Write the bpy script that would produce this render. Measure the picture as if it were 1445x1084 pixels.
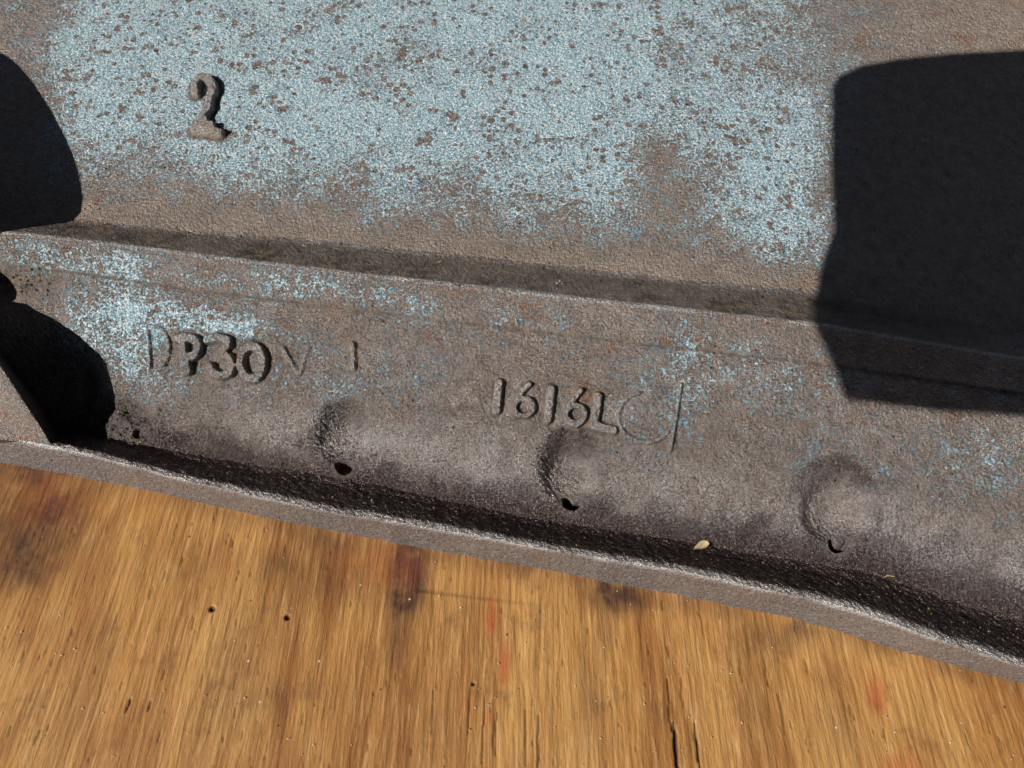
import bpy, math, random
import numpy as np
from mathutils import Vector, Matrix

for o in list(bpy.data.objects): bpy.data.objects.remove(o)
SC = bpy.context.scene
COL = SC.collection
MM = 0.001
rng = np.random.default_rng(7)
random.seed(7)

# ------------------------------------------------------------------ camera (mm)
TILT = math.radians(30); FPX = 1250.0; DIST = 375.0
LOOK = np.array([0.0, 0.0, 20.0])
CAM = LOOK + DIST * np.array([0, -math.sin(TILT), math.cos(TILT)])
RIGHT = np.array([1.0, 0, 0]); UP = np.array([0, math.cos(TILT), math.sin(TILT)])
FWD = np.array([0, math.sin(TILT), -math.cos(TILT)])
cd = bpy.data.cameras.new('camera'); cam = bpy.data.objects.new('camera', cd); COL.objects.link(cam)
cam.location = Vector(CAM * MM); cam.rotation_euler = (TILT, 0, 0)
cd.sensor_width = 36; cd.lens = 36 * FPX / 1445; cd.clip_start = 0.01; cd.clip_end = 100
cd.dof.use_dof = True; cd.dof.focus_distance = 0.375; cd.dof.aperture_fstop = 14
SC.camera = cam

# ------------------------------------------------------------------ light
AZ = math.radians(32); EL = math.radians(40)          # the light travels towards +x, +y
SUNV = np.array([-math.cos(EL) * math.cos(AZ), -math.cos(EL) * math.sin(AZ), math.sin(EL)])
w = bpy.data.worlds.new("World"); SC.world = w; w.use_nodes = True
wn = w.node_tree.nodes; wl = w.node_tree.links
sky = wn.new('ShaderNodeTexSky'); sky.sky_type = 'NISHITA'; sky.sun_disc = False
sky.air_density = 0.18; sky.dust_density = 0.0; sky.ozone_density = 0.2; sky.sun_elevation = EL; sky.sun_rotation = math.atan2(SUNV[0], SUNV[1])
bg = wn['Background']; bg.inputs[1].default_value = 0.05
hs = wn.new('ShaderNodeHueSaturation'); hs.inputs['Saturation'].default_value = .5
wl.new(sky.outputs[0], hs.inputs['Color']); wl.new(hs.outputs[0], bg.inputs[0])
sl = bpy.data.lights.new('sun', 'SUN'); sl.energy = 5.0; sl.angle = math.radians(0.4); sl.color = (1.0, 0.955, 0.89)
so = bpy.data.objects.new('sun', sl); COL.objects.link(so)
so.rotation_euler = Vector(SUNV).to_track_quat('Z', 'Y').to_euler(); so.location = Vector(SUNV)
SC.view_settings.view_transform = 'Standard'; SC.view_settings.look = 'None'
SC.view_settings.exposure = 0.08; SC.view_settings.gamma = 1.0

# ------------------------------------------------------------------ helpers
def at(u, v, z):
    d = FPX * FWD + (u - 722.5) * RIGHT - (v - 542.0) * UP
    k = (z - CAM[2]) / d[2]
    p = CAM + d * k
    return p[0], p[1]
def proj(x, y, z):
    dx, dy, dz = x - CAM[0], y - CAM[1], z - CAM[2]
    f = dy * FWD[1] + dz * FWD[2]
    return 722.5 + FPX * dx / f, 542.0 - FPX * (dy * UP[1] + dz * UP[2]) / f
TAB = rng.random((256, 256))
def vnoise(x, y, sc, seed=0):
    a = 0.6 + seed * 1.7
    X = (x * math.cos(a) - y * math.sin(a)) / sc + 37.1 * seed + 500
    Y = (x * math.sin(a) + y * math.cos(a)) / sc + 11.7 * seed + 500
    xi = np.floor(X).astype(int); yi = np.floor(Y).astype(int)
    fx = X - xi; fy = Y - yi
    fx = fx * fx * fx * (fx * (fx * 6 - 15) + 10); fy = fy * fy * fy * (fy * (fy * 6 - 15) + 10)
    g = lambda i, j: TAB[(xi + i) & 255, (yi + j) & 255]
    return (g(0,0)*(1-fx)*(1-fy) + g(1,0)*fx*(1-fy) + g(0,1)*(1-fx)*fy + g(1,1)*fx*fy) * 2 - 1
def fbm(x, y, sc, n=3, seed=0, gain=0.5):
    r = 0; a = 1.0
    for i in range(n):
        r = r + a * vnoise(x, y, sc / 2**i, seed + i * 3 + 1); a *= gain
    return r
def sst(a, b, x):
    t = np.clip((x - a) / (b - a), 0, 1); return t * t * (3 - 2 * t)
def smooth_interp(xs, px, py):
    xs0 = np.linspace(px[0], px[-1], 600); yy = np.interp(xs0, px, py)
    k = 41; ker = np.hanning(k); ker /= ker.sum()
    e = k // 2
    l = yy[0] + (yy[1]-yy[0]) * np.arange(-e, 0); r = yy[-1] + (yy[-1]-yy[-2]) * np.arange(1, e+1)
    ys = np.convolve(np.concatenate([l, yy, r]), ker, 'valid')
    out = np.interp(xs, xs0, ys)
    sl0 = (ys[1]-ys[0])/(xs0[1]-xs0[0]); sl1 = (ys[-1]-ys[-2])/(xs0[1]-xs0[0])
    out = np.where(xs < xs0[0], ys[0] + (xs-xs0[0])*sl0, out)
    return np.where(xs > xs0[-1], ys[-1] + (xs-xs0[-1])*sl1, out)
def tag(o, label=None, cat=None, group=None, kind=None):
    for k, val in (('label', label), ('category', cat), ('group', group), ('kind', kind)):
        if val: o[k] = val
def empty(name, loc=(0, 0, 0)):
    o = bpy.data.objects.new(name, None); o.empty_display_size = 0.02; COL.objects.link(o); o.location = loc; return o
def mesh_obj(name, verts, faces, mat, parent=None, smooth=True, normals=None, attrs=None):
    me = bpy.data.meshes.new(name)
    verts = np.asarray(verts, dtype=np.float32)
    if isinstance(faces, np.ndarray):
        n = len(faces); me.vertices.add(len(verts)); me.vertices.foreach_set('co', (verts * MM).ravel())
        me.loops.add(n * 4); me.loops.foreach_set('vertex_index', faces.astype(np.int32).ravel())
        me.polygons.add(n); me.polygons.foreach_set('loop_start', np.arange(n, dtype=np.int32) * 4)
        me.update(calc_edges=True)
    else:
        me.from_pydata([tuple(v * MM) for v in verts], [], faces)
    me.polygons.foreach_set('use_smooth', np.full(len(me.polygons), smooth))
    if attrs:
        for k, a in attrs.items():
            at_ = me.attributes.new(k, 'FLOAT', 'POINT'); at_.data.foreach_set('value', np.asarray(a, dtype=np.float32))
    if normals is not None:
        me.normals_split_custom_set_from_vertices(normals.astype(np.float32))
    me.materials.append(mat)
    o = bpy.data.objects.new(name, me); COL.objects.link(o)
    if parent: o.parent = parent
    return o

class NT:
    def __init__(s, name):
        s.m = bpy.data.materials.new(name); s.m.use_nodes = True
        s.n = s.m.node_tree.nodes; s.l = s.m.node_tree.links
        s.b = s.n['Principled BSDF']
        s.co = s.n.new('ShaderNodeTexCoord').outputs['Object']
    def set(s, sock, v):
        if isinstance(v, bpy.types.NodeSocket): s.l.new(v, sock)
        elif v is not None: sock.default_value = v
    def mapping(s, scale=(1,1,1), rot=(0,0,0), loc=(0,0,0), vec=None):
        m = s.n.new('ShaderNodeMapping'); s.set(m.inputs[0], vec or s.co)
        m.inputs['Scale'].default_value = scale; m.inputs['Rotation'].default_value = rot; m.inputs['Location'].default_value = loc
        return m.outputs[0]
    def noise(s, scale, detail=2, rough=0.5, vec=None, dist=0, col=False):
        n = s.n.new('ShaderNodeTexNoise'); s.set(n.inputs['Vector'], vec or s.co)
        n.inputs['Scale'].default_value = scale; n.inputs['Detail'].default_value = detail
        n.inputs['Roughness'].default_value = rough; n.inputs['Distortion'].default_value = dist
        return n.outputs['Color' if col else 'Fac']
    def voro(s, scale, vec=None, out='Distance', rnd=1.0):
        n = s.n.new('ShaderNodeTexVoronoi'); s.set(n.inputs['Vector'], vec or s.co)
        n.inputs['Scale'].default_value = scale; n.inputs['Randomness'].default_value = rnd
        return n.outputs[out]
    def math(s, op, a, b=None, c=None, clamp=False):
        n = s.n.new('ShaderNodeMath'); n.operation = op; n.use_clamp = clamp
        s.set(n.inputs[0], a); s.set(n.inputs[1], b)
        if c is not None: s.set(n.inputs[2], c)
        return n.outputs[0]
    def ss(s, v, a, b, lo=0.0, hi=1.0):
        n = s.n.new('ShaderNodeMapRange'); n.interpolation_type = 'SMOOTHSTEP'
        s.set(n.inputs[0], v); s.set(n.inputs[1], a); s.set(n.inputs[2], b); s.set(n.inputs[3], lo); s.set(n.inputs[4], hi)
        return n.outputs[0]
    def mix(s, f, a, b, mode='MIX'):
        n = s.n.new('ShaderNodeMix'); n.data_type = 'RGBA'; n.blend_type = mode
        s.set(n.inputs[0], f)
        for i, v in ((6, a), (7, b)):
            if isinstance(v, tuple): v = (*v, 1.0) if len(v) == 3 else v
            s.set(n.inputs[i], v)
        return n.outputs[2]
    def attr(s, name):
        n = s.n.new('ShaderNodeAttribute'); n.attribute_name = name; return n.outputs['Fac']
    def bump(s, h, strength, dist, nrm=None):
        n = s.n.new('ShaderNodeBump'); n.inputs['Strength'].default_value = strength; n.inputs['Distance'].default_value = dist
        s.set(n.inputs['Height'], h); s.set(n.inputs['Normal'], nrm); return n.outputs[0]

# ------------------------------------------------------------------ materials
def mat_iron():
    t = NT('cast_iron_worn_teal_paint')
    paint = t.attr('paint'); dirt = t.attr('dirt'); oil_shade = t.attr('oil_shade'); rust = t.attr('rust'); wear_sheen = t.attr('wear_sheen'); flat = t.attr('flat'); dusty = t.attr('dusty')
    # bare metal
    big = t.noise(28, 4, .6); mid = t.noise(160, 4, .65); fine = t.noise(1250, 3, .7)
    metal = t.mix(t.ss(mid, .35, .65), (.232, .190, .172), (.362, .315, .290))
    metal = t.mix(t.ss(big, .4, .62, 0, .55), metal, (.235, .188, .160))
    metal = t.mix(t.ss(fine, .56, .72, 0, .55), metal, (.62, .57, .54))
    metal = t.mix(t.ss(fine, .42, .28, 0, .45), metal, (.085, .066, .060))
    metal = t.mix(t.math('MULTIPLY', dusty, t.ss(mid, .30, .62, .25, .75)), metal, (.375, .290, .222))
    metal = t.mix(t.math('MULTIPLY', flat, .75), metal, t.mix(t.ss(fine, .42, .60), (.10, .092, .090), (.27, .255, .25)))
    # rust flecks
    rf = t.noise(75, 5, .7, vec=t.mapping(loc=(3, 1, 0)))
    rmask = t.math('MULTIPLY', t.ss(rf, .53, .66), rust)
    metal = t.mix(rmask, metal, t.mix(t.ss(fine, .4, .6), (.20, .085, .042), (.36, .19, .10)))
    # paint
    pf = t.noise(820, 3, .7, vec=t.mapping(loc=(0, 5, 0)), dist=.5); pm = t.noise(120, 3, .6, vec=t.mapping(loc=(7, 0, 0)))
    pb = t.noise(40, 3, .55, vec=t.mapping(loc=(0, 0, 9)))
    field = t.math('ADD', t.math('MULTIPLY', pf, .70), t.math('ADD', t.math('MULTIPLY', pm, .17), t.math('MULTIPLY', pb, .13)))
    thr = t.math('MULTIPLY_ADD', paint, .25, .355)        # 0.315 .. 0.675
    thr2 = t.math('SUBTRACT', thr, .05)
    pmask = t.ss(field, thr, thr2)
    # round chips
    vd = t.voro(300, vec=t.mix(.0025, t.co, t.noise(500, 2, col=True)))
    vcr = t.n.new('ShaderNodeTexVoronoi'); vcr.inputs['Scale'].default_value = 300
    t.l.new(t.co, vcr.inputs['Vector'])
    sep = t.n.new('ShaderNodeSeparateColor'); t.l.new(vcr.outputs['Color'], sep.inputs[0])
    vdist = vcr.outputs['Distance']
    chipr = t.math('MULTIPLY', t.ss(sep.outputs[0], .45, 1.0), t.ss(pb, .3, .65, .27, .60))
    chip = t.ss(t.math('ADD', vdist, t.math('MULTIPLY', fine, .25)), t.math('ADD', chipr, .19), t.math('ADD', chipr, .10))
    bigchip = t.ss(t.noise(95, 4, .6, vec=t.mapping(loc=(2, 2, 2))), .635, .655)
    chip = t.math('MAXIMUM', chip, bigchip)
    pmask = t.math('MULTIPLY', pmask, t.math('SUBTRACT', 1.0, chip, clamp=True))
    pn = t.noise(520, 4, .75, vec=t.mapping(loc=(1, 1, 4)))
    pcol = t.mix(t.ss(pn, .36, .62), (.085, .225, .315), (.25, .50, .62))
    pcol = t.mix(t.ss(pb, .56, .70, 0, .45), pcol, (.10, .25, .36))
    pcol = t.mix(t.ss(paint, .30, .65, .75, 0), pcol, (.10, .31, .43))
    worn = t.math('MULTIPLY', t.ss(fine, .47, .56), t.ss(paint, .30, .75, .15, 1.0))
    pcol = t.mix(t.math('MULTIPLY', worn, .85), pcol, (.90, .96, .97))  # white flecks: scuffed paint plus gloss sparkle put into the colour
    col = t.mix(t.math('MULTIPLY', pmask, .93), metal, pcol)
    # dust and grime, then shade and sheen painted into the colour
    dn = t.noise(260, 4, .7, vec=t.mapping(loc=(6, 6, 0)))
    dcol = t.mix(t.ss(dn, .42, .60), (.034, .028, .025), (.19, .140, .090))
    dm = t.math('MULTIPLY', dirt, t.ss(t.math('ADD', dn, t.math('MULTIPLY', dirt, .35)), .42, .62), clamp=True)
    col = t.mix(dm, col, dcol)
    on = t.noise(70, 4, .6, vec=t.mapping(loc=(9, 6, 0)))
    om = t.ss(t.math('ADD', t.math('MULTIPLY', t.math('SUBTRACT', on, .5), .9), oil_shade), .06, .80)
    col = t.mix(om, col, t.mix(t.ss(fine, .54, .74), (.086, .062, .058), (.38, .34, .32)))  # dark oily and shaded tone, with pale glints painted in
    wm = t.math('MULTIPLY', wear_sheen, t.ss(fine, .30, .55), clamp=True)
    col = t.mix(t.math('MULTIPLY', wm, .8), col, (.64, .63, .635))  # bare edges and sunlit sheen, both as a lighter colour
    # pits
    pv = t.voro(210, vec=t.mapping(loc=(.3, .1, 0)))
    pit = t.math('MULTIPLY', t.ss(pv, .13, .06), t.ss(t.noise(40, 2), .54, .6))
    col = t.mix(t.math('MULTIPLY', pit, .85), col, (.02, .016, .015))
    t.set(t.b.inputs['Base Color'], col)
    rgh = t.math('SUBTRACT', t.ss(fine, .3, .7, .20, .38), t.math('MULTIPLY', wm, .04))
    rgh = t.math('ADD', rgh, t.math('MULTIPLY', dm, .35))
    rgh = t.math('SUBTRACT', rgh, t.math('MULTIPLY', om, .04))
    t.set(t.b.inputs['Roughness'], rgh)
    met = t.math('MULTIPLY', t.math('SUBTRACT', 1.0, t.math('MAXIMUM', pmask, t.math('MAXIMUM', dm, t.math('MAXIMUM', t.math('MULTIPLY', flat, .5), t.math('MULTIPLY', dusty, .6)))), clamp=True), .72)
    met = t.math('MULTIPLY', met, t.math('MULTIPLY_ADD', wm, -.4, 1.0))
    t.set(t.b.inputs['Metallic'], met)
    t.b.inputs['Specular IOR Level'].default_value = 0.6
    h = t.math('ADD', t.math('MULTIPLY', t.noise(2100, 2, .6), .5), t.math('MULTIPLY', t.noise(640, 3, .65), 1.0))
    h = t.math('ADD', h, t.math('MULTIPLY', pmask, .18))
    h = t.math('SUBTRACT', h, t.math('MULTIPLY', pit, 1.0))
    nb = t.n.new('ShaderNodeBump'); nb.inputs['Distance'].default_value = .0015; t.set(nb.inputs['Height'], h)
    t.set(nb.inputs['Strength'], t.math('MULTIPLY_ADD', flat, -.35, 1.0)); t.set(t.b.inputs['Normal'], nb.outputs[0])
    return t.m

def mat_wood():
    t = NT('weathered_plywood')
    stain = t.attr('stain'); red = t.attr('red'); pore = t.attr('pore'); gx = t.attr('gx'); gy = t.attr('gy')
    cx = t.n.new('ShaderNodeCombineXYZ'); t.set(cx.inputs[0], gx); t.set(cx.inputs[1], gy)
    G = cx.outputs[0]
    a = t.noise(1, 4, .6, vec=t.mapping(scale=(75, 7, 1), vec=G), dist=.9)
    b = t.noise(1, 4, .65, vec=t.mapping(scale=(520, 60, 1), vec=G), dist=.3)
    c = t.noise(1, 4, .6, vec=t.mapping(scale=(30, 14, 1), vec=G), dist=.8)
    f = t.noise(1, 3, .6, vec=t.mapping(scale=(1300, 240, 1), vec=G))
    wide = t.noise(1, 3, .5, vec=t.mapping(scale=(22, 5, 1), vec=G), dist=.8)
    col = t.mix(t.ss(a, .34, .66), (.250, .097, .024), (.430, .212, .060))
    col = t.mix(t.ss(wide, .42, .62, 0, .65), col, (.530, .285, .092))
    col = t.mix(t.ss(b, .50, .72, 0, .40), col, (.66, .44, .20))
    col = t.mix(t.ss(b, .44, .28, 0, .42), col, (.20, .088, .028))
    col = t.mix(t.ss(c, .50, .66, 0, .60), col, (.300, .118, .034))
    g = t.noise(1, 2, .6, vec=t.mapping(scale=(1000, 26, 1), vec=G))
    col = t.mix(t.ss(f, .37, .26, 0, .5), col, (.14, .066, .024))
    col = t.mix(t.ss(g, .56, .66, 0, .45), col, (.17, .070, .022))
    col = t.mix(t.ss(g, .40, .32, 0, .30), col, (.68, .46, .21))
    blot = t.noise(60, 5, .65, vec=t.mapping(loc=(4, 0, 0)))
    col = t.mix(t.ss(blot, .53, .72, 0, .48), col, (.17, .078, .030))
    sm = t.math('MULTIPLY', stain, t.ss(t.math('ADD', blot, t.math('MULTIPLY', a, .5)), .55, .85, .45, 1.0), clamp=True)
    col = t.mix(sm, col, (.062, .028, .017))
    rm = t.math('MULTIPLY', red, t.ss(b, .30, .52), clamp=True)
    col = t.mix(rm, col, (.40, .085, .030))
    col = t.mix(pore, col, (.028, .014, .008))
    # pale specks of dust
    sv = t.n.new('ShaderNodeTexVoronoi'); sv.inputs['Scale'].default_value = 150; t.l.new(t.co, sv.inputs[0])
    sp = t.n.new('ShaderNodeSeparateColor'); t.l.new(sv.outputs['Color'], sp.inputs[0])
    speck = t.math('MULTIPLY', t.ss(sv.outputs['Distance'], .075, .045), t.ss(sp.outputs[0], .86, .88))
    col = t.mix(t.math('MULTIPLY', speck, .8), col, (.72, .66, .56))
    dsp = t.math('MULTIPLY', t.ss(sv.outputs['Distance'], .10, .06), t.ss(sp.outputs[1], .90, .92))
    col = t.mix(t.math('MULTIPLY', dsp, .8), col, (.05, .03, .02))
    t.set(t.b.inputs['Base Color'], col)
    t.set(t.b.inputs['Roughness'], t.ss(b, .3, .7, .62, .42))
    t.b.inputs['Specular IOR Level'].default_value = 0.35
    h = t.math('ADD', t.math('MULTIPLY', b, .9), t.math('ADD', t.math('MULTIPLY', f, .5), t.math('MULTIPLY', a, .6)))
    t.set(t.b.inputs['Normal'], t.bump(h, 1.0, .0006))
    return t.m

def mat_plain(name, c, rough=.5, noise_sc=600, var=.3, metallic=0, bump=.0002):
    t = NT(name)
    n = t.noise(noise_sc, 4, .6)
    t.set(t.b.inputs['Base Color'], t.mix(t.ss(n, .35, .65), tuple(x * (1 - var) for x in c), tuple(min(1, x * (1 + var)) for x in c)))
    t.b.inputs['Roughness'].default_value = rough; t.b.inputs['Metallic'].default_value = metallic
    t.set(t.b.inputs['Normal'], t.bump(n, .6, bump))
    return t.m
IRON = mat_iron(); WOOD = mat_wood()

# ------------------------------------------------------------------ the casting: profile lines read along the picture, each at its own height
Z_UP, Z_CREST, Z_CREASE, Z_VAL, Z_LIP = 34.0, 44.0, 38.5, 4.5, 20.0
def line(pts, z): 
    q = [at(u, v, z) for u, v in pts]; return [a for a, b in q], [b for a, b in q]
L_S  = line([(0,300),(129,313),(258,325),(480,343),(664,362),(960,395),(1150,412),(1445,462)], Z_UP)
L_C1 = line([(0,328),(37,330),(148,343),(258,356),(480,384),(646,402),(775,416.6),(960,437),(1155,458),(1445,507)], Z_CREST)
L_C2 = line([(0,375),(111,386),(258,408),(406,425),(480,435),(664,457),(849,479),(960,492),(1181,516),(1445,556)], Z_CREASE)
L_C3 = line([(0,588),(110,606),(225,628),(439,660),(535,678),(738,722),(960,757),(1237,802),(1347,842),(1445,868)], Z_VAL)
L_C4 = line([(0,614),(111,637),(240,672),(369,702),(480,725),(664,754),(780,776),(896,795),(1021,818),(1171,850),(1240,872),(1322,903),(1445,942)], Z_LIP)
L_C5 = line([(0,652),(100,670),(199,690),(399,735),(598,774),(720,794),(921,833),(1121,872),(1272,918),(1372,946),(1445,963)], 0.0)
YTOP = at(722, -60, Z_UP)[1]

s = np.linspace(-1, 1, 1241)
s = np.sign(s) * (np.abs(s) * .985 + .015 * np.abs(s)**8)
segs = [(0, 330), (1, 46), (2, 50), (3, 215), (4, 96), (5, 74)]   # rows per segment
T = [np.array([0.0])]
for k, n in segs: T.append(k + np.arange(1, n + 1) / n)
T = np.concatenate(T)
nx, nt = len(s), len(T)
SS, TT = np.meshgrid(s, T)
def halfw(y): return 185 + (y + 150) * 0.40 + 25
def curves(x):
    wob = 0.35 * fbm(x, 0 * x, 18, 3, 5)
    return [np.full_like(x, YTOP), smooth_interp(x, *L_S) , smooth_interp(x, *L_C1) + .5 * wob, smooth_interp(x, *L_C2) + .3 * wob,
            smooth_interp(x, *L_C3) + wob, smooth_interp(x, *L_C4) + .9 * wob, smooth_interp(x, *L_C5) + .7 * wob]
Y = np.zeros_like(SS)
X = SS * 220
K = np.minimum(TT.astype(int), 5); F = TT - K
for it in range(5):
    c = np.stack(curves(X))
    y0 = np.take_along_axis(c, K[None], 0)[0]; y1 = np.take_along_axis(c, K[None] + 1, 0)[0]
    Y = y0 + (y1 - y0) * F
    X = SS * halfw(Y)
c = np.stack(curves(X)); y0 = np.take_along_axis(c, K[None], 0)[0]; y1 = np.take_along_axis(c, K[None] + 1, 0)[0]
Y = y0 + (y1 - y0) * F
# height profile along TT (control points then smoothed)
tp = np.array([0, 1, 1.0, 1.12, 1.45, 1.8, 1.95, 2.0, 2.06, 2.95, 3.03, 3.3, 3.6, 3.82, 3.93, 4.0, 4.10, 4.30, 4.70, 4.87, 5.0, 5.10, 5.22, 5.42, 5.7, 6.0])
zp = np.array([Z_UP+10, Z_UP, Z_UP, Z_UP+.6, Z_UP+4.2, Z_CREST-1.9, Z_CREST-.35, Z_CREST, Z_CREST-.2, Z_CREASE+.45, Z_CREASE-.35, 31.5, 22.0, 12.8, 8.0, Z_VAL+1.0, Z_VAL-.1, Z_VAL+2.8, Z_VAL+11.2, Z_LIP-1.0, Z_LIP, Z_LIP-.5, Z_LIP-1.6, Z_LIP-5.4, 7.5, -0.8])
Zp = np.interp(T, tp, zp)
k = 5; ker = np.hanning(k + 2)[1:-1]; ker /= ker.sum()
Zp = np.convolve(np.pad(Zp, k // 2, mode='edge'), ker, 'valid')
Z = np.repeat(Zp[:, None], nx, 1)

# counter-sunk scallops round the four holes
holes = []   # (hole px, scallop centre px, R mm, floor z, hole r mm)
for hp, cp, R, zf, hr, asp in [((486,660),(484,634),13.0,6.2,3.9,1.35), ((806,712),(803,682),14.0,6.2,4.1,1.25), ((1180,771),(1172,742),18.5,7.0,3.9,1.0), ((194,610),(190,590),11.5,9.0,2.6,1.1)]:
    hx, hy = at(*hp, zf); cx_, cy_ = at(*cp, zf + 2)
    holes.append((hx, hy, cx_, cy_, R, zf, hr))
    r = np.sqrt((X - cx_)**2 + ((Y - cy_) / asp)**2)
    cut = zf + 0.035 * r**2 + 0.10 * np.maximum(0, Y - cy_)
    wgt = sst(1.15, .52, r / R + .05 * vnoise(X, Y, 8, 12))
    Zc = Z + (np.minimum(cut, Z + 1.0) - Z) * wgt
    Z = np.where((TT > 3.05) & (TT < 4.45), Zc + (Z - Zc) * sst(4.15, 4.45, TT) , Z)
# pocket sunk at the left end
px_, py_ = at(70, 540, 12)
d = np.sqrt(((X - px_) / 27)**2 + ((Y - py_) / 25)**2)
pocket = 14 * sst(1.05, .45, d + .06 * vnoise(X, Y, 9, 3)) * sst(3.0, 3.25, TT) * sst(4.5, 3.9, TT)
Z = np.maximum(Z - pocket, np.minimum(Z, 2.5))
# long soft waves of the cast surface
Z = Z + 0.25 * fbm(X, Y, 60, 2, 2) * sst(6.0, 5.5, TT)

def grid_normals(X, Y, Z):
    P = np.stack([X, Y, Z], -1)
    du = np.gradient(P, axis=1); dv = np.gradient(P, axis=0)
    n = np.cross(dv, du); n /= np.linalg.norm(n, axis=-1, keepdims=True) + 1e-12
    return n if n[..., 2].mean() > 0 else -n
N0 = grid_normals(X, Y, Z)
U, V = proj(X, Y, Z)

# ---- raised cast marks: strokes in picture positions, on the surface
def arc(cx, cy, rx, ry, a0, a1, n=16):
    return [(cx + rx * math.cos(math.radians(a)), cy - ry * math.sin(math.radians(a))) for a in np.linspace(a0, a1, n)]
marks = [
 ('raised_numeral', 'cast numeral 2 on the upper face', 2.35, 3.6, [arc(290,129,13,15,205,-50,16) + [(296,158),(286,172),(281,184)], [(277,187),(294,188),(312,191)], [(290,174),(284,180),(300,182)]]),
 ('raised_letter', 'cast letter P', 1.9, 2.9, [[(262,484),(262,505),(264,524)], [(267,505),(268,524)], [(252,479),(262,477)] + arc(270,491,13,13,85,-90,12) + [(262,504)]]),
 ('raised_numeral', 'cast numeral 3', 1.75, 2.9, [[(295,480),(310,477),(324,481),(324,489),(313,498)], [(313,498),(326,504),(332,516),(326,528),(313,531),(302,525),(299,517)]]),
 ('raised_numeral', 'cast numeral 0 after the 3', 1.9, 2.9, [arc(358,512,16,23,0,360,28)]),
 ('casting_mark', 'thin faint upright stroke before the P', .8, 1.3, [[(210,466),(212,490),(213,519)]]),
 ('casting_mark', 'faint curved bow beside the thin stroke', 1.0, 1.4, [[(214,462),(226,464)] + arc(221,492,19,30,60,-80,14)]),
 ('casting_mark', 'slanting stroke after the 0', 1.1, 1.7, [[(401,492),(410,508),(422,528)]]),
 ('casting_mark', 'faint second stroke of the v', 1.0, 1.2, [[(436,490),(425,528)]]),
 ('casting_mark', 'short upright stroke right of the v', 1.5, 1.7, [[(498,487),(499,503),(499,519)]]),
 ('raised_numeral', 'cast numeral 1', 1.95, 2.3, [[(705,541),(703,560),(701,580)]]),
 ('raised_numeral', 'cast numeral 6', 1.25, 2.3, [[(747,543),(738,551),(730,562),(726,573)], arc(739,575,13.5,12.5,0,360,22)]),
 ('raised_numeral', 'second cast numeral 1', 1.95, 2.3, [[(778,550),(776,570),(773,592)]]),
 ('raised_numeral', 'second cast numeral 6', 1.25, 2.3, [[(819,552),(811,561),(803,572),(799,583)], arc(812,585,13.5,12.5,0,360,22)]),
 ('raised_letter', 'cast letter L', 1.95, 2.3, [[(844,560),(841,580),(837,600)], [(837,600),(850,604),(865,607)]]),
 ('casting_mark', 'faint circle in the stamped frame', 1.05, 1.35, [arc(911,589,39,35,105,372,40)]),
 ('casting_mark', 'upright edge left of the faint circle', .75, .7, [[(872,552),(870,575),(868,597)]]),
 ('casting_mark', 'long slanting line right of the faint circle', .75, 1.3, [[(961,543),(954,590),(946,636)]]),
]
H = np.zeros_like(Z); LAB = np.full(Z.shape, -1)
GR = np.zeros_like(Z); OUT = np.zeros_like(Z)
for gi, (nm, lb, r, h, strokes) in enumerate(marks):
    D = np.full(Z.shape, 99.0)
    allp = np.array([p for st in strokes for p in st])
    sel = (U > allp[:,0].min() - 25) & (U < allp[:,0].max() + 25) & (V > allp[:,1].min() - 25) & (V < allp[:,1].max() + 25)
    jj = np.where(sel)
    xs, ys, us, vs, zs = X[jj], Y[jj], U[jj], V[jj], Z[jj]
    dd = np.full(xs.shape, 99.0)
    for st in strokes:
        wp = []
        for (u, v) in st:
            i = np.argmin((us - u)**2 + (vs - v)**2); wp.append(at(u, v, zs[i]))
        for (a, b) in zip(wp[:-1], wp[1:]):
            ax, ay = a; bx, by = b; L2 = (bx-ax)**2 + (by-ay)**2 + 1e-9
            q = np.clip(((xs-ax)*(bx-ax) + (ys-ay)*(by-ay)) / L2, 0, 1)
            dd = np.minimum(dd, np.hypot(xs - ax - q*(bx-ax), ys - ay - q*(by-ay)))
    dd = dd + .08 * r * vnoise(xs, ys, 2.2, gi + 3)
    hh = h * (sst(1.14, .66, dd / r) if h > 1.8 else sst(1.25, .25, dd / r)) * (1 + .12 * vnoise(xs, ys, 3, 7))
    Hs = H[jj]; Ls = LAB[jj]
    Ls = np.where((dd / r < 1.1) & (hh > Hs), gi, Ls); H[jj] = np.maximum(Hs, hh); LAB[jj] = Ls
    if h > 1.5: OUT[jj] = np.maximum(OUT[jj], sst(1.9, 1.25, dd / r) * sst(.8, 1.1, dd / r))
    if h > 1.5: GR[jj] = np.maximum(GR[jj], sst(2.4, 1.0, dd / r))
# stamped tablets: very low pads round the marks
tab = .5 * sst(1, .8, np.maximum(np.abs(U - 320) / 150, np.abs(V - (480 + (U - 200) * .12)) / 62)) \
    + .4 * sst(1, .9, np.maximum(np.abs(U - 915) / 42, np.abs(V - 588 - (U-915)*.1) / 46))
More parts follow.
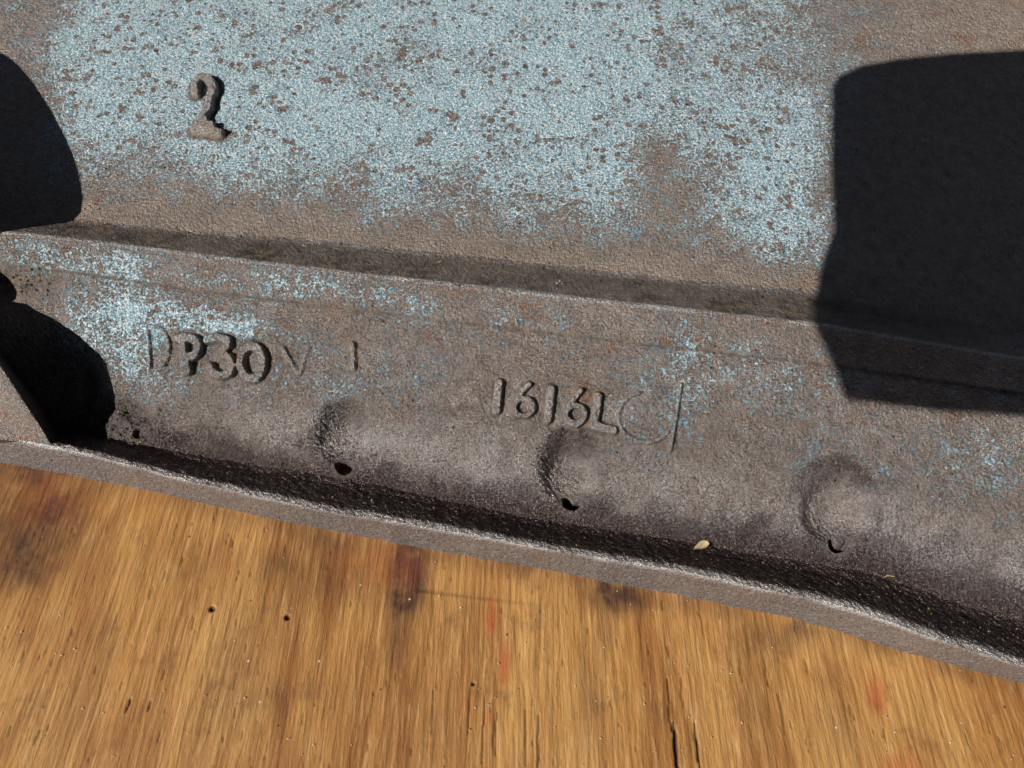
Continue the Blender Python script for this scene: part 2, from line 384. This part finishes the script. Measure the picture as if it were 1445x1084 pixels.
# holes
HL = np.full(Z.shape, -1); pit = np.zeros_like(Z)
for hi, (hx, hy, cx_, cy_, R, zf, hr) in enumerate(holes):
    r = np.hypot(X - hx, (Y - hy) * 1.25) + .45 * vnoise(X, Y, 2.5, 9 + hi)
    ok = (TT > 3.2) & (TT < 4.6)
    pit = np.where(ok, np.maximum(pit, [11, 11, 7, 3][hi] * sst(hr, hr * .72, r)), pit)
    if hi in (1, 2):      # threaded tip showing at the upper right of the opening
        q = np.hypot(X - hx - (1.4 if hi == 1 else 1.0), Y - hy - (2.6 if hi == 1 else 1.9))
        pit = pit - np.where(ok, [0, 9.5, 9.5][hi] * sst(2.8, 1.7, q), 0)
    HL = np.where(ok & (r < hr * 1.02), hi, HL)
# sand-cast grain displaced along the surface normal
S_ = np.zeros_like(Z); S_[1:] = np.cumsum(np.repeat(np.hypot(np.diff(Y[:, ::40], axis=0), np.diff(np.repeat(Zp[:, None], Y[:, ::40].shape[1], 1), axis=0)).mean(1)[:, None], nx, 1), axis=0)
S_ = S_ - .3 * X
grain = .13 * vnoise(X, S_, 3.2, 21) + .20 * vnoise(X, S_, 1.7, 22) + .19 * vnoise(X, S_, 1.05, 23)
lumpy = .35 * np.maximum(0, fbm(X, Y, 7, 2, 31) - .35) * sst(3.6, 4.0, TT)
rough_amt = (.36 + .54 * sst(3.0, 3.9, TT)) * (1 - .45 * sst(4.9, 5.1, TT))
disp = H + tab + grain * rough_amt + lumpy
n = N0
PX, PY, PZ = X + n[..., 0] * disp, Y + n[..., 1] * disp, Z + n[..., 2] * disp - pit
# crusty dirt in the pocket beside the fourth hole
crust = sst(75, 20, np.hypot((U - 165) * .9, (V - 605) * 1.3))
PZ = PZ + crust * (.55 * vnoise(X, Y, 2.6, 41) + .45 * np.abs(vnoise(X, Y, 1.4, 42)))
PN = grid_normals(PX, PY, PZ)

# ---- where paint, dirt, rust, and painted shade and sheen lie
def blob(u, v, ru, rv, a=1.0, rot=0.0):
    du, dv = U - u, V - v
    if rot:
        r_ = math.radians(rot); du, dv = du*math.cos(r_) + dv*math.sin(r_), -du*math.sin(r_) + dv*math.cos(r_)
    return a * np.exp(-((du / ru)**2 + (dv / rv)**2))
upper = (TT < 1.0)
Vrel = V - (np.interp(U, [0, 480, 960, 1445], [300, 343, 395, 462]))   # above the rib: negative
pU = .74 * sst(70, -190, Vrel) * sst(1480, 800, U + .35 * V) * sst(30, 150, U + .25 * (V - 100)) 
pU = pU + blob(1090, 210, 90, 90, .35) + blob(1110, 330, 80, 60, .40) + blob(60, 60, 90, 90, .35) + blob(870, 250, 60, 80, .25)
pU = pU - GR * .6 - blob(930, 260, 60, 60, .40) - blob(910, 215, 30, 30, .2) + .26 * sst(10, -60, Vrel) * sst(1450, 1150, U) + .10 * fbm(X, Y, 22, 2, 50)
pL = .30 + blob(140, 460, 90, 60, .42) + blob(300, 455, 130, 26, .50, 8) + blob(200, 545, 70, 60, .35) + blob(330, 560, 160, 40, .30, 5) \
   + blob(520, 530, 60, 35, .25) + blob(900, 580, 130, 60, .18) + blob(700, 470, 150, 30, .16, 6) + blob(1050, 520, 150, 45, .33, 6) + blob(1400, 640, 100, 70, .18) \
   + blob(100, 365, 160, 30, .30, 5) + blob(420, 400, 150, 26, .24, 6) + blob(640, 430, 260, 26, .22, 6)+ .12 * fbm(X, Y, 16, 2, 51)
pL = pL * sst(4.0, 3.45, TT) 
pL = pL - GR * .12
paint = np.clip(np.where(upper, pU, np.where(TT < 2, .28 + .1 * fbm(X, Y, 12, 2, 52), pL)), 0, 1)
dirt = np.clip(sst(.94, 1.35, TT + .06 * vnoise(X, Y, 6, 61)) * sst(2.0, 1.93, TT) * 1.0 + sst(.88, .98, TT) * .15 * (TT < 1), 0, 1)
dirt = dirt * (.75 + .4 * vnoise(X, Y, 9, 60)) * sst(1500, 900, U) ** .5
dirt = np.maximum(dirt, crust * .95); dirt = np.maximum(dirt, blob(25, 400, 55, 24, .8))
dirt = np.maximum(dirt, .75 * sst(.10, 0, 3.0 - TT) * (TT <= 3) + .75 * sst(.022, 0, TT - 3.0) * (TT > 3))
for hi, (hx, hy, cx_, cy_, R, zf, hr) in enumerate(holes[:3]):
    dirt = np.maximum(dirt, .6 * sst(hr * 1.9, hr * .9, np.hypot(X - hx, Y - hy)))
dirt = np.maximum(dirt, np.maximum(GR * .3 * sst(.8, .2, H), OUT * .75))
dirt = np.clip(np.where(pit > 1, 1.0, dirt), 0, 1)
oil_shade = np.clip(sst(3.74 - .10 * sst(900, 1400, U), 4.02, TT + .05 * fbm(X, Y, 10, 3, 70)) * sst(4.95, 4.84, TT), 0, 1) * (.75 + .25 * sst(300, 900, U))  # gutter darkened: oily tone plus painted shade of the slope
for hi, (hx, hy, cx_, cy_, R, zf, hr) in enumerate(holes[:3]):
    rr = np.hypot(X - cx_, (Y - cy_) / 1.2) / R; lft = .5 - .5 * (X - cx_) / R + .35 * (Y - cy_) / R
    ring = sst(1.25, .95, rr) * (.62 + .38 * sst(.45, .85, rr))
    oil_shade = np.maximum(oil_shade, ring * np.clip(.45 + .33 * lft, 0, .9) * (1 if hi < 2 else .8) * (.85 + .3 * vnoise(X, Y, 5, 71)))  # hollows darkened, most at left: shade painted into the colour
oil_shade = np.maximum(oil_shade, .9 * blob(175, 600, 60, 36))
oil_shade = np.where(TT > 4.97, 0, oil_shade)
wear_sheen = np.maximum(sst(.09, .02, np.abs(TT - 2.0)) * .9, sst(.30, .05, np.abs(TT - 5.06)) * 1.0)  # worn crests, also painted pale for their glint
wear_sheen = np.maximum(wear_sheen, .45 * sst(.7, 1.8, H))
wear_sheen = np.maximum(wear_sheen, .42 * sst(.25, 0, np.abs(TT - 3.78)) * sst(150, 500, U)) * (.7 + .4 * vnoise(X, Y, 7, 75))  # sunlit band before the gutter painted lighter
wear_sheen = np.clip(np.maximum(wear_sheen, .12 * sst(5.05, 5.3, TT)), 0, 1)
flat = sst(4.9, 5.1, TT); dusty = np.clip((TT < 1) * .9 * (1 - .85 * np.clip(paint, 0, 1)) + .2 * sst(2.9, 3.0, TT) * sst(3.6, 3.1, TT) + .32 * (TT > 2) * (TT < 3), 0, 1)
rust = np.clip(.25 + blob(60, 340, 120, 40, .5) + blob(1330, 60, 150, 90, .5) + blob(1080, 470, 200, 50, .5) + blob(800, 570, 130, 30, .45) + blob(100, 250, 70, 120, .5) + .3 * (TT > 1.9) * (TT < 3.2), 0, 1)
ATT = dict(wear_sheen=wear_sheen, flat=flat, dusty=dusty, paint=paint, dirt=dirt, oil_shade=oil_shade, rust=rust)

# ---- split the surface into its parts (shared normals keep the joins unseen)
casting = empty('iron_casting', (0, 0, 0))
tag(casting, 'worn teal-painted cast iron part with raised rib, numbers and row of holes', 'iron casting')
idx = np.arange(nt * nx).reshape(nt, nx)
quads = np.stack([idx[1:, :-1], idx[1:, 1:], idx[:-1, 1:], idx[:-1, :-1]], -1).reshape(-1, 4)
Tf = (TT[1:, :-1] + TT[:-1, :-1]) / 2
part = np.where(Tf < 1, 0, np.where(Tf < 3, 1, np.where(Tf < 4.02, 2, 3)))
lf = LAB[1:, :-1]; part = np.where(lf >= 0, 100 + lf, part)
hf = HL[1:, :-1]; part = np.where(hf >= 0, 50 + hf, part)
part = part.ravel()
PP = np.stack([PX, PY, PZ], -1).reshape(-1, 3); NN = PN.reshape(-1, 3)
names = {0: ('upper_face', None), 1: ('rib', None), 2: ('lower_face', None), 3: ('flange_lip', None)}
for i in range(4): names[50 + i] = ('bolt_hole', None)
names[53] = ('bolt_hole', 'small hole choked with black dirt')
for i, mk in enumerate(marks): names[100 + i] = (mk[0], mk[1])
for pid in np.unique(part):
    q = quads[part == pid]
    vi, inv = np.unique(q, return_inverse=True)
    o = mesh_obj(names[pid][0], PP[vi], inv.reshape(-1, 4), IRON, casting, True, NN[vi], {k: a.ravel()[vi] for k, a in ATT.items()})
    if names[pid][1]: o['label'] = names[pid][1]

# ---- side and back walls that close the casting outside the picture
def skirt(idxs, name='end_wall'):
    top = PP[idxs]; bot = top.copy(); bot[:, 2] = 0
    nn = len(idxs); v = np.concatenate([top, bot])
    f = np.array([[i, i + 1, nn + i + 1, nn + i] for i in range(nn - 1)])
    mesh_obj(name, v, f, IRON, casting, False, None, dict(paint=np.full(2*nn, .3), dirt=np.full(2*nn, .2), oil_shade=np.zeros(2*nn), rust=np.full(2*nn, .4)))
skirt(idx[::6, 0]); skirt(idx[::6, -1]); skirt(idx[0, ::10], 'back_wall')

# ---- prism-shaped bosses and pad
def prism(name, outline, ztop, zbot, parent, mat=IRON, bevel=1.2, label=None, pnt=.25):
    """outline: (x, y) mm; ztop a number or one per corner; rounded top edge"""
    m = len(outline); P = np.array(outline, float)
    zt = np.full(m, ztop, float) if np.isscalar(ztop) else np.array(ztop, float)
    area = .5 * np.sum(P[:,0]*np.roll(P[:,1],-1) - np.roll(P[:,0],-1)*P[:,1])
    if area < 0: P = P[::-1]; zt = zt[::-1]
    e = np.roll(P, -1, 0) - P; nrm = np.stack([e[:,1], -e[:,0]], 1); nrm /= np.linalg.norm(nrm, axis=1, keepdims=True)
    vn = nrm + np.roll(nrm, 1, 0); vn /= np.linalg.norm(vn, axis=1, keepdims=True)
    rings = [(0, None)]
    vs = [np.column_stack([P, np.full(m, zbot)])]
    for a in (0, 30, 60, 90):
        a = math.radians(a); off = bevel * (1 - math.cos(a)); dz = bevel * (1 - math.sin(a))
        vs.append(np.column_stack([P - vn * off, zt - dz]))
    # inner rings so that a sloping top stays smooth
    cen = vs[-1].mean(0)
    for q in (.6, .25): vs.append(vs[-1] * 0 + cen + (vs[4] - cen) * q)
    f = []
    nr = len(vs)
    for r in range(nr - 1):
        for i in range(m):
            j = (i + 1) % m; f.append((r*m+i, r*m+j, (r+1)*m+j, (r+1)*m+i))
    f.append(tuple((nr-1)*m + i for i in range(m)))
    v = np.concatenate(vs); k = len(v)
    o = mesh_obj(name, v, f, mat, parent, True, None, dict(wear_sheen=np.zeros(k), flat=np.full(k, .4), dusty=np.full(k, .4), paint=np.full(k, pnt), dirt=np.full(k, .05), oil_shade=(np.arange(k) < 2 * m) * 1.0, rust=np.full(k, .5)) )  # lower wall rings darkened: shade painted into the colour
    if label: o['label'] = label
    return o
def densify(pts, step=3.0):
    out = []
    for a, b in zip(pts, pts[1:] + pts[:1]):
        a = np.array(a, float); b = np.array(b, float); n = max(1, int(np.linalg.norm(b - a) / step))
        for i in range(n): out.append(tuple(a + (b - a) * i / n))
    return out
def round_poly(pts, it=2):
    for _ in range(it):
        q = []
        for a, b in zip(pts, pts[1:] + pts[:1]):
            a = np.array(a, float); b = np.array(b, float); q += [tuple(a*.75 + b*.25), tuple(a*.25 + b*.75)]
        pts = q
    return pts
cot = 1 / math.tan(EL)
def shade_outline(px, zrec, zcast):
    """outline at height zcast whose shadow falls on these picture points at height zrec"""
    out = []
    for (u, v) in px:
        x, y = at(u, v, zrec); h = zcast - zrec
        out.append((x - math.cos(AZ) * cot * h, y - math.sin(AZ) * cot * h))
    return out
zr = Z_UP + 3
prism('boss', round_poly(shade_outline([(-150,60),(8,70),(45,100),(84,170),(106,232),(110,292),(84,317),(30,328),(-150,330)], zr, zr + 50), 1), zr + 50, 10, casting, label='unseen tall boss beyond the left edge, shaped to throw the upper black shadow')  # unseen prism, its outline worked back from the shadow it throws
prism('boss', round_poly(shade_outline([(-120,378),(0,376),(19,386),(22,408),(8,424),(-120,440)], 36, 60), 1), 60, 10, casting, label='unseen lower stub beside the tall boss, added to throw the small black shadow')  # second unseen prism, added for the small black shadow
# flat pad whose straight edge drops into the pocket
pad_pts = [(-200,400,50),(-60,425,50),(-20,485,50),(0,514,50),(30,560,40),(47,586,33),(60,606,25),(72,628,19.6),(0,620,19.6),(-200,594,19.6)]
pad = [at(*p) for p in pad_pts]
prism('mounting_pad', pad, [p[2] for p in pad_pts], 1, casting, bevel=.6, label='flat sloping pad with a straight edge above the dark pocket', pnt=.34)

# ------------------------------------------------------------------ plywood board
board = empty('plywood_board', (0, 0, 0))
tag(board, 'golden brown weathered plywood board with red smears under the casting', 'board')
gxs = np.concatenate([np.linspace(-700, -215, 20)[:-1], np.linspace(-215, 215, 900), np.linspace(215, 700, 20)[1:]])
gys = np.concatenate([np.linspace(-600, -165, 18)[:-1], np.linspace(-165, -10, 330), np.linspace(-10, 600, 20)[1:]])
BX, BY = np.meshgrid(gxs, gys)
bu, bv = proj(BX, BY, 0 * BX)
# grain lines fan slightly
ang = -np.clip(BX - 30, -260, 260) * 0.0005
gx = BX + (BY + 100) * (-ang) * 1.0 + 2.2 * vnoise(BX, BY * .12, 26, 3) ; gy = BY
gx2 = gx
pore = np.zeros_like(BX); hz = .13 * vnoise(gx2 * 1.0, gy * .09, 1.6, 4) + .12 * vnoise(gx2, gy * .06, .9, 6)
R = random.Random(3)
def mark_line(x0, y0, L, w_, depth, dark):
    global pore, hz
    sel = (np.abs(BY - y0) < L * .6) & (np.abs(BX - x0) < L * .5 + 3)
    jj = np.where(sel)
    if not len(jj[0]): return
    a0 = -np.clip(x0 - 30, -260, 260) * 0.0005
    g0 = x0 + (y0 + 100) * (-a0)
    dx = (BX[jj] - x0) - a0 * (BY[jj] - y0) + .25 * vnoise(BX[jj], BY[jj], 3, 5); dy = (BY[jj] - y0) / (L / 2)
    m = sst(1, .35, np.abs(dx) / (w_ * np.sqrt(np.clip(1 - dy**2, .001, 1)))) * (np.abs(dy) < 1)
    pore[jj] = np.maximum(pore[jj], m * dark); hz[jj] -= m * depth
for i in range(260):
    mark_line(R.uniform(-205, 205), R.uniform(-160, -40), R.uniform(1.5, 6.5), R.uniform(.22, .42), .35, R.uniform(.25, .7))
for (u, v, L, ww, dd, dk) in [(955,1062,22,1.1,1.4,.95),(984,1050,16,.7,1,.9),(944,990,22,.5,.8,.7),(962,975,14,.4,.5,.6),(682,1025,26,.45,.7,.75),(662,1000,20,.4,.5,.6),(700,1030,18,.4,.5,.7),
                          (760,1060,26,.45,.6,.7),(742,1040,20,.35,.5,.55),(1080,940,14,.4,.4,.6),(180,995,6,.7,.8,.9),(210,996,5,.5,.6,.8),(1105,1010,16,.4,.4,.5),(610,1010,20,.35,.4,.5)]:
    x_, y_ = at(u, v, 0); mark_line(x_, y_, L, ww, dd, dk)
# punched dots
for (u, v, r_) in [(299,859,1.5),(405,871,1.4),(668,965,.8),(820,780,.6)]:
    x_, y_ = at(u, v, 0); m = sst(r_, r_ * .5, np.hypot(BX - x_, BY - y_)); pore = np.maximum(pore, m * .95); hz = hz - m * 1.3
WU = 4 * fbm(gx, gy * .35, 9, 3, 80); WV = 8 * fbm(gx, gy * .2, 5, 3, 81)
def bblob(u, v, ru, rv, a=1.0, rot=0.0):
    du, dv = bu - u + WU, bv - v + WV; r_ = math.radians(rot); du, dv = du*math.cos(r_) + dv*math.sin(r_), -du*math.sin(r_) + dv*math.cos(r_)
    return a * np.exp(-((du / ru)**2 + (dv / rv)**2)**1.5)
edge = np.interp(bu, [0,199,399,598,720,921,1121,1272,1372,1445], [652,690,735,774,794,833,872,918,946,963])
stain = bblob(30,735,85,80,.75) + bblob(85,700,45,45,.45) + bblob(25,800,60,28,.5,-10) + bblob(578,815,28,62,.9) + bblob(560,890,18,70,.5) + bblob(480,800,110,55,.42) \
      + bblob(870,840,55,22,.75) + bblob(860,880,12,50,.35) + bblob(1110,895,60,24,.45) + bblob(390,990,14,30,.35) + bblob(395,795,22,22,.35) + bblob(250,790,120,30,.12) \
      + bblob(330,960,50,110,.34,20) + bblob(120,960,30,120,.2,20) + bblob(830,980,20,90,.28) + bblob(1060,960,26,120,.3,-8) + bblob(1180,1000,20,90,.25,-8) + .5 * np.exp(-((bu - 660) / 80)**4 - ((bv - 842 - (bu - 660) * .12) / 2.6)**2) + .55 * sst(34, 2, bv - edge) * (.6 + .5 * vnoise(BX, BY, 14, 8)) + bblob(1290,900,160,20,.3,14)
red = bblob(694,868,11,26,.8,3) + bblob(712,935,8,34,.7,4) + bblob(1240,975,14,32,.62,-8) + bblob(540,800,60,30,.25) + bblob(690,1015,7,14,.35) + bblob(1275,1080,30,20,.5) + bblob(70,700,50,40,.18) + bblob(660,1000,6,14,.3)
gyv = gy
bo = mesh_obj('board_face', np.stack([BX, BY, hz - .4], -1).reshape(-1, 3),
     (lambda I: np.stack([I[:-1, :-1], I[:-1, 1:], I[1:, 1:], I[1:, :-1]], -1).reshape(-1, 4))(np.arange(BX.size).reshape(BX.shape)),
     WOOD, board, True, None, dict(stain=np.clip(stain, 0, 1).ravel(), red=np.clip(red, 0, 1).ravel(), pore=np.clip(pore, 0, 1).ravel(), gx=(gx * MM).ravel(), gy=(gyv * MM).ravel()))
e0, e1, f0, f1 = -700, 700, -600, 600
vv = [(e0,f0,-.4),(e1,f0,-.4),(e1,f1,-.4),(e0,f1,-.4),(e0,f0,-18),(e1,f0,-18),(e1,f1,-18),(e0,f1,-18)]
mesh_obj('board_edge', vv, [(0,4,5,1),(1,5,6,2),(2,6,7,3),(3,7,4,0),(4,7,6,5)], WOOD, board, False, None,
         dict(stain=[.2]*8, red=[0]*8, pore=[0]*8, gx=[v[0]*MM for v in vv], gy=[v[2]*MM for v in vv]))

# ------------------------------------------------------------------ small loose things
def surf_z(u, v):
    i = np.argmin((U - u)**2 + (V - v)**2)
    return PP[i], NN[i]
DRY = mat_plain('dry_seed_husk', (.62, .50, .30), .6, 900, .25)
def place(o, u, v, lift=.0, spin=0.0, on_board=False):
    if on_board: x, y = at(u, v, 0); p = np.array([x, y, 0.0]); nn_ = np.array([0, 0, 1.0])
    else: p, nn_ = surf_z(u, v)
    nn_ = nn_ * .5 + np.array([0, 0, .5]) * 1.0; nn_ /= np.linalg.norm(nn_)
    o.matrix_world = Matrix.Translation(Vector((p + nn_ * lift) * MM)) @ Vector(nn_).to_track_quat('Z', 'Y').to_matrix().to_4x4() @ Matrix.Rotation(spin, 4, 'Z')
def husk():
    """curled pointed seed husk, long axis x, 7 mm"""
    v = []; f = []; n, m = 14, 8
    for side in (0, 1):
        for i in range(n + 1):
            t_ = i / n; L = (t_ - .5) * 7.4; wd = 1.75 * math.sin(math.pi * t_ ** .7) ** .8 + .05
            for j in range(m + 1):
                q = j / m * 2 - 1
                z = .9 * q * q * wd / 1.75 + .5 * (2*t_-1)**2 - .12 * side + .08 * math.sin(q * 9)
                v.append((L, q * wd + .6 * math.sin(t_ * 2.2), z + .2))
    base = (n + 1) * (m + 1)
    for side in (0, 1):
        for i in range(n):
            for j in range(m):
                a = side * base + i * (m + 1) + j; q = (a, a + m + 1, a + m + 2, a + 1); f.append(q if side else q[::-1])
    for i in range(n):
        for j in (0, m):
            a = i * (m + 1) + j; b = a + m + 1; f.append((a, b, b + base, a + base))
    return v, f
v, f = husk()
h_ = mesh_obj('seed_husk', v, f, DRY); place(h_, 988, 772, .6, math.radians(32)); tag(h_, 'small dry tan seed husk lying in the dark gutter of the casting', 'seed husk')
# straws: thin bent fibres
def fibre(L, r, bend):
    v = []; f = []; n = 8; m = 5
    for i in range(n + 1):
        t_ = i / n; rr = r * (1 - .6 * abs(2*t_-1)**2)
        c_ = np.array([(t_-.5) * L, bend * math.sin(math.pi * t_) + .3 * bend * math.sin(7*t_), r + .25 * math.sin(5*t_)**2])
        for j in range(m):
            a = 2 * math.pi * j / m; v.append(tuple(c_ + np.array([0, math.cos(a) * rr, math.sin(a) * rr])))
    for i in range(n):
        for j in range(m): f.append((i*m+j, i*m+(j+1)%m, (i+1)*m+(j+1)%m, (i+1)*m+j))
    f.append(tuple(range(m))[::-1]); f.append(tuple(n*m + j for j in range(m)))
    return v, f
STRAW = mat_plain('straw', (.60, .45, .18), .5)
for (u, v_, L, sp, where) in [(107,543,3.2,.1,'in the black pocket at the left, uppermost of its crumbs'),(115,582,3.6,-.4,'in the black pocket at the left, just below its middle'),
                     (110,598,3.0,1.3,'upright near the lower edge of the black pocket'),(197,626,2.4,.6,'beside the dirt-choked small hole'),
                     (1255,814,4.0,.3,'in the dark gutter below the third hole'),(620,370,2.4,.8,'in the dusty groove above the rib'),(725,446,2.4,1.2,'across the crease under the rib')]:
    a_, b_ = fibre(L, .22, .5); o = mesh_obj('straw_bit', a_, b_, STRAW); place(o, u, v_, .15, sp); tag(o, 'tiny yellow straw bit ' + where, 'straw', 'tiny straw bits on the casting')
# grit and crumbs, uncountable
def crumbs(name, spots, mat, label, cat, smin, smax, on_board=False):
    ico = [(0,0,1),(.9,0,.3),(.25,.85,.35),(-.75,.5,.3),(-.7,-.55,.35),(.3,-.85,.3),(.5,.4,-.5),(-.5,.5,-.5),(0,-.7,-.5)]
    fac = [(0,1,2),(0,2,3),(0,3,4),(0,4,5),(0,5,1),(1,6,2),(2,7,3),(3,7,4),(4,8,5),(5,8,1),(2,6,7),(4,7,8),(1,8,6),(6,8,7)]
    v = []; f = []
    for (u, v_) in spots:
        if on_board: x, y = at(u, v_, 0); p = np.array([x, y, .0])
        else: p, _ = surf_z(u, v_)
        sz = R.uniform(smin, smax) * np.array([R.uniform(.6, 1.6), R.uniform(.6, 1.2), R.uniform(.4, .9)]); a = R.uniform(0, 6.3)
        b0 = len(v)
        for q in ico:
            q = np.array(q) * sz * R.uniform(.8, 1.2); v.append((p[0] + q[0]*math.cos(a) - q[1]*math.sin(a), p[1] + q[0]*math.sin(a) + q[1]*math.cos(a), p[2] + q[2] + sz[2] * .3))
        f += [tuple(b0 + k for k in t_) for t_ in fac]
    o = mesh_obj(name, v, f, mat, None, False); tag(o, label, cat, kind='stuff'); return o
BLACK = mat_plain('black_crumbs', (.03, .024, .02), .7); PALE = mat_plain('pale_grit', (.62, .55, .45), .5); IRONSCAB = mat_plain('grey_scab', (.42, .42, .44), .35, metallic=.3); TAN = mat_plain('tan_grit', (.36, .22, .10), .6)
gs = lambda n, cu, cv, su, sv: [(R.gauss(cu, su), R.gauss(cv, sv)) for _ in range(n)]
ribl = lambda u: np.interp(u, [0,129,258,480,664,960,1150,1445],[305,318,331,352,371,404,421,470])
crumbs('black_crumbs', gs(170,170,605,38,16) + gs(40,40,398,25,10) + [(u, ribl(u) + R.gauss(4, 8)) for u in [R.uniform(100,1150) for _ in range(120)]] + gs(30,487,640,16,6), BLACK, 'black crumbs of dirt caked round the small hole and along the rib', 'dirt', .25, .8)
crumbs('pale_grit', [(R.uniform(300,1440), R.uniform(690,900)) for _ in range(0)] + [(u, np.interp(u,[200,480,738,960,1237,1445],[650,700,745,780,835,895]) + R.gauss(0, 12)) for u in [R.uniform(150,1440) for _ in range(60)]] + [(u, ribl(u) + R.gauss(-2, 6)) for u in [R.uniform(100,1150) for _ in range(60)]], TAN, 'fine tan grit scattered in the gutter and along the rib', 'grit', .16, .38)
scabs = [(735,277),(598,311),(985,365),(1077,372),(1035,348),(505,308),(752,277),(1360,5),(1328,70),(790,400),(880,200)]
crumbs('metal_scabs', [(u + R.gauss(0, 4), v + R.gauss(0, 3)) for u, v in scabs for _ in range(5)] + [(R.uniform(120,1150), R.uniform(20,300)) for _ in range(30)], IRONSCAB, 'small shiny grey scabs of metal stuck on the upper face', 'metal scab', .25, .6)
crumbs('sawdust', [(R.uniform(0,1445), R.uniform(780,1084)) for _ in range(130)], PALE, 'pale sawdust specks scattered over the bare plywood', 'sawdust', .14, .34, True)

# ------------------------------------------------------------------ unseen camera-like slab, shaped to throw the shadow at the right
CB = mat_plain('black_camera_plastic', (.03, .03, .033), .45)
zc = 372.0
cc = empty('camera_shadow_caster', (0, 0, 0)); tag(cc, 'unseen black camera slab above the casting, shaped to throw the square shadow at the right', 'camera')
shape = [(1173,120),(1182,106),(1200,98),(1250,88),(1330,80),(1480,72),(1660,60),(1700,590),(1445,585),(1320,578),(1245,569),(1192,563),(1186,540),(1172,495),(1152,455),(1150,425),(1158,380),(1177,322),(1173,240)]
# the shadow falls on surfaces of different height, so each corner uses the height it lands on
zrec = [Z_UP+7,Z_UP+7,Z_UP+7,Z_UP+8,Z_UP+8,Z_UP+8,Z_UP+8,30,33,34,35,36,37,39,Z_CREST-1,Z_UP+1,Z_UP+1,Z_UP+2,Z_UP+4]
outl = [shade_outline([p], zz, zc)[0] for p, zz in zip(shape, zrec)]
prism('camera_shadow_slab', outl, zc + 6, zc - 1, cc, CB, bevel=.8)  # thin slab cut to the outline of the shadow it throws
cenx, ceny = np.mean(outl, 0)
ring = [(cenx + 22 * math.cos(a), ceny + 22 * math.sin(a)) for a in np.linspace(0, 2 * math.pi, 33)[:-1]]
prism('lens_barrel', ring, zc + 14, zc - 1, cc, CB, bevel=1)  # lens shape added on the unseen slab
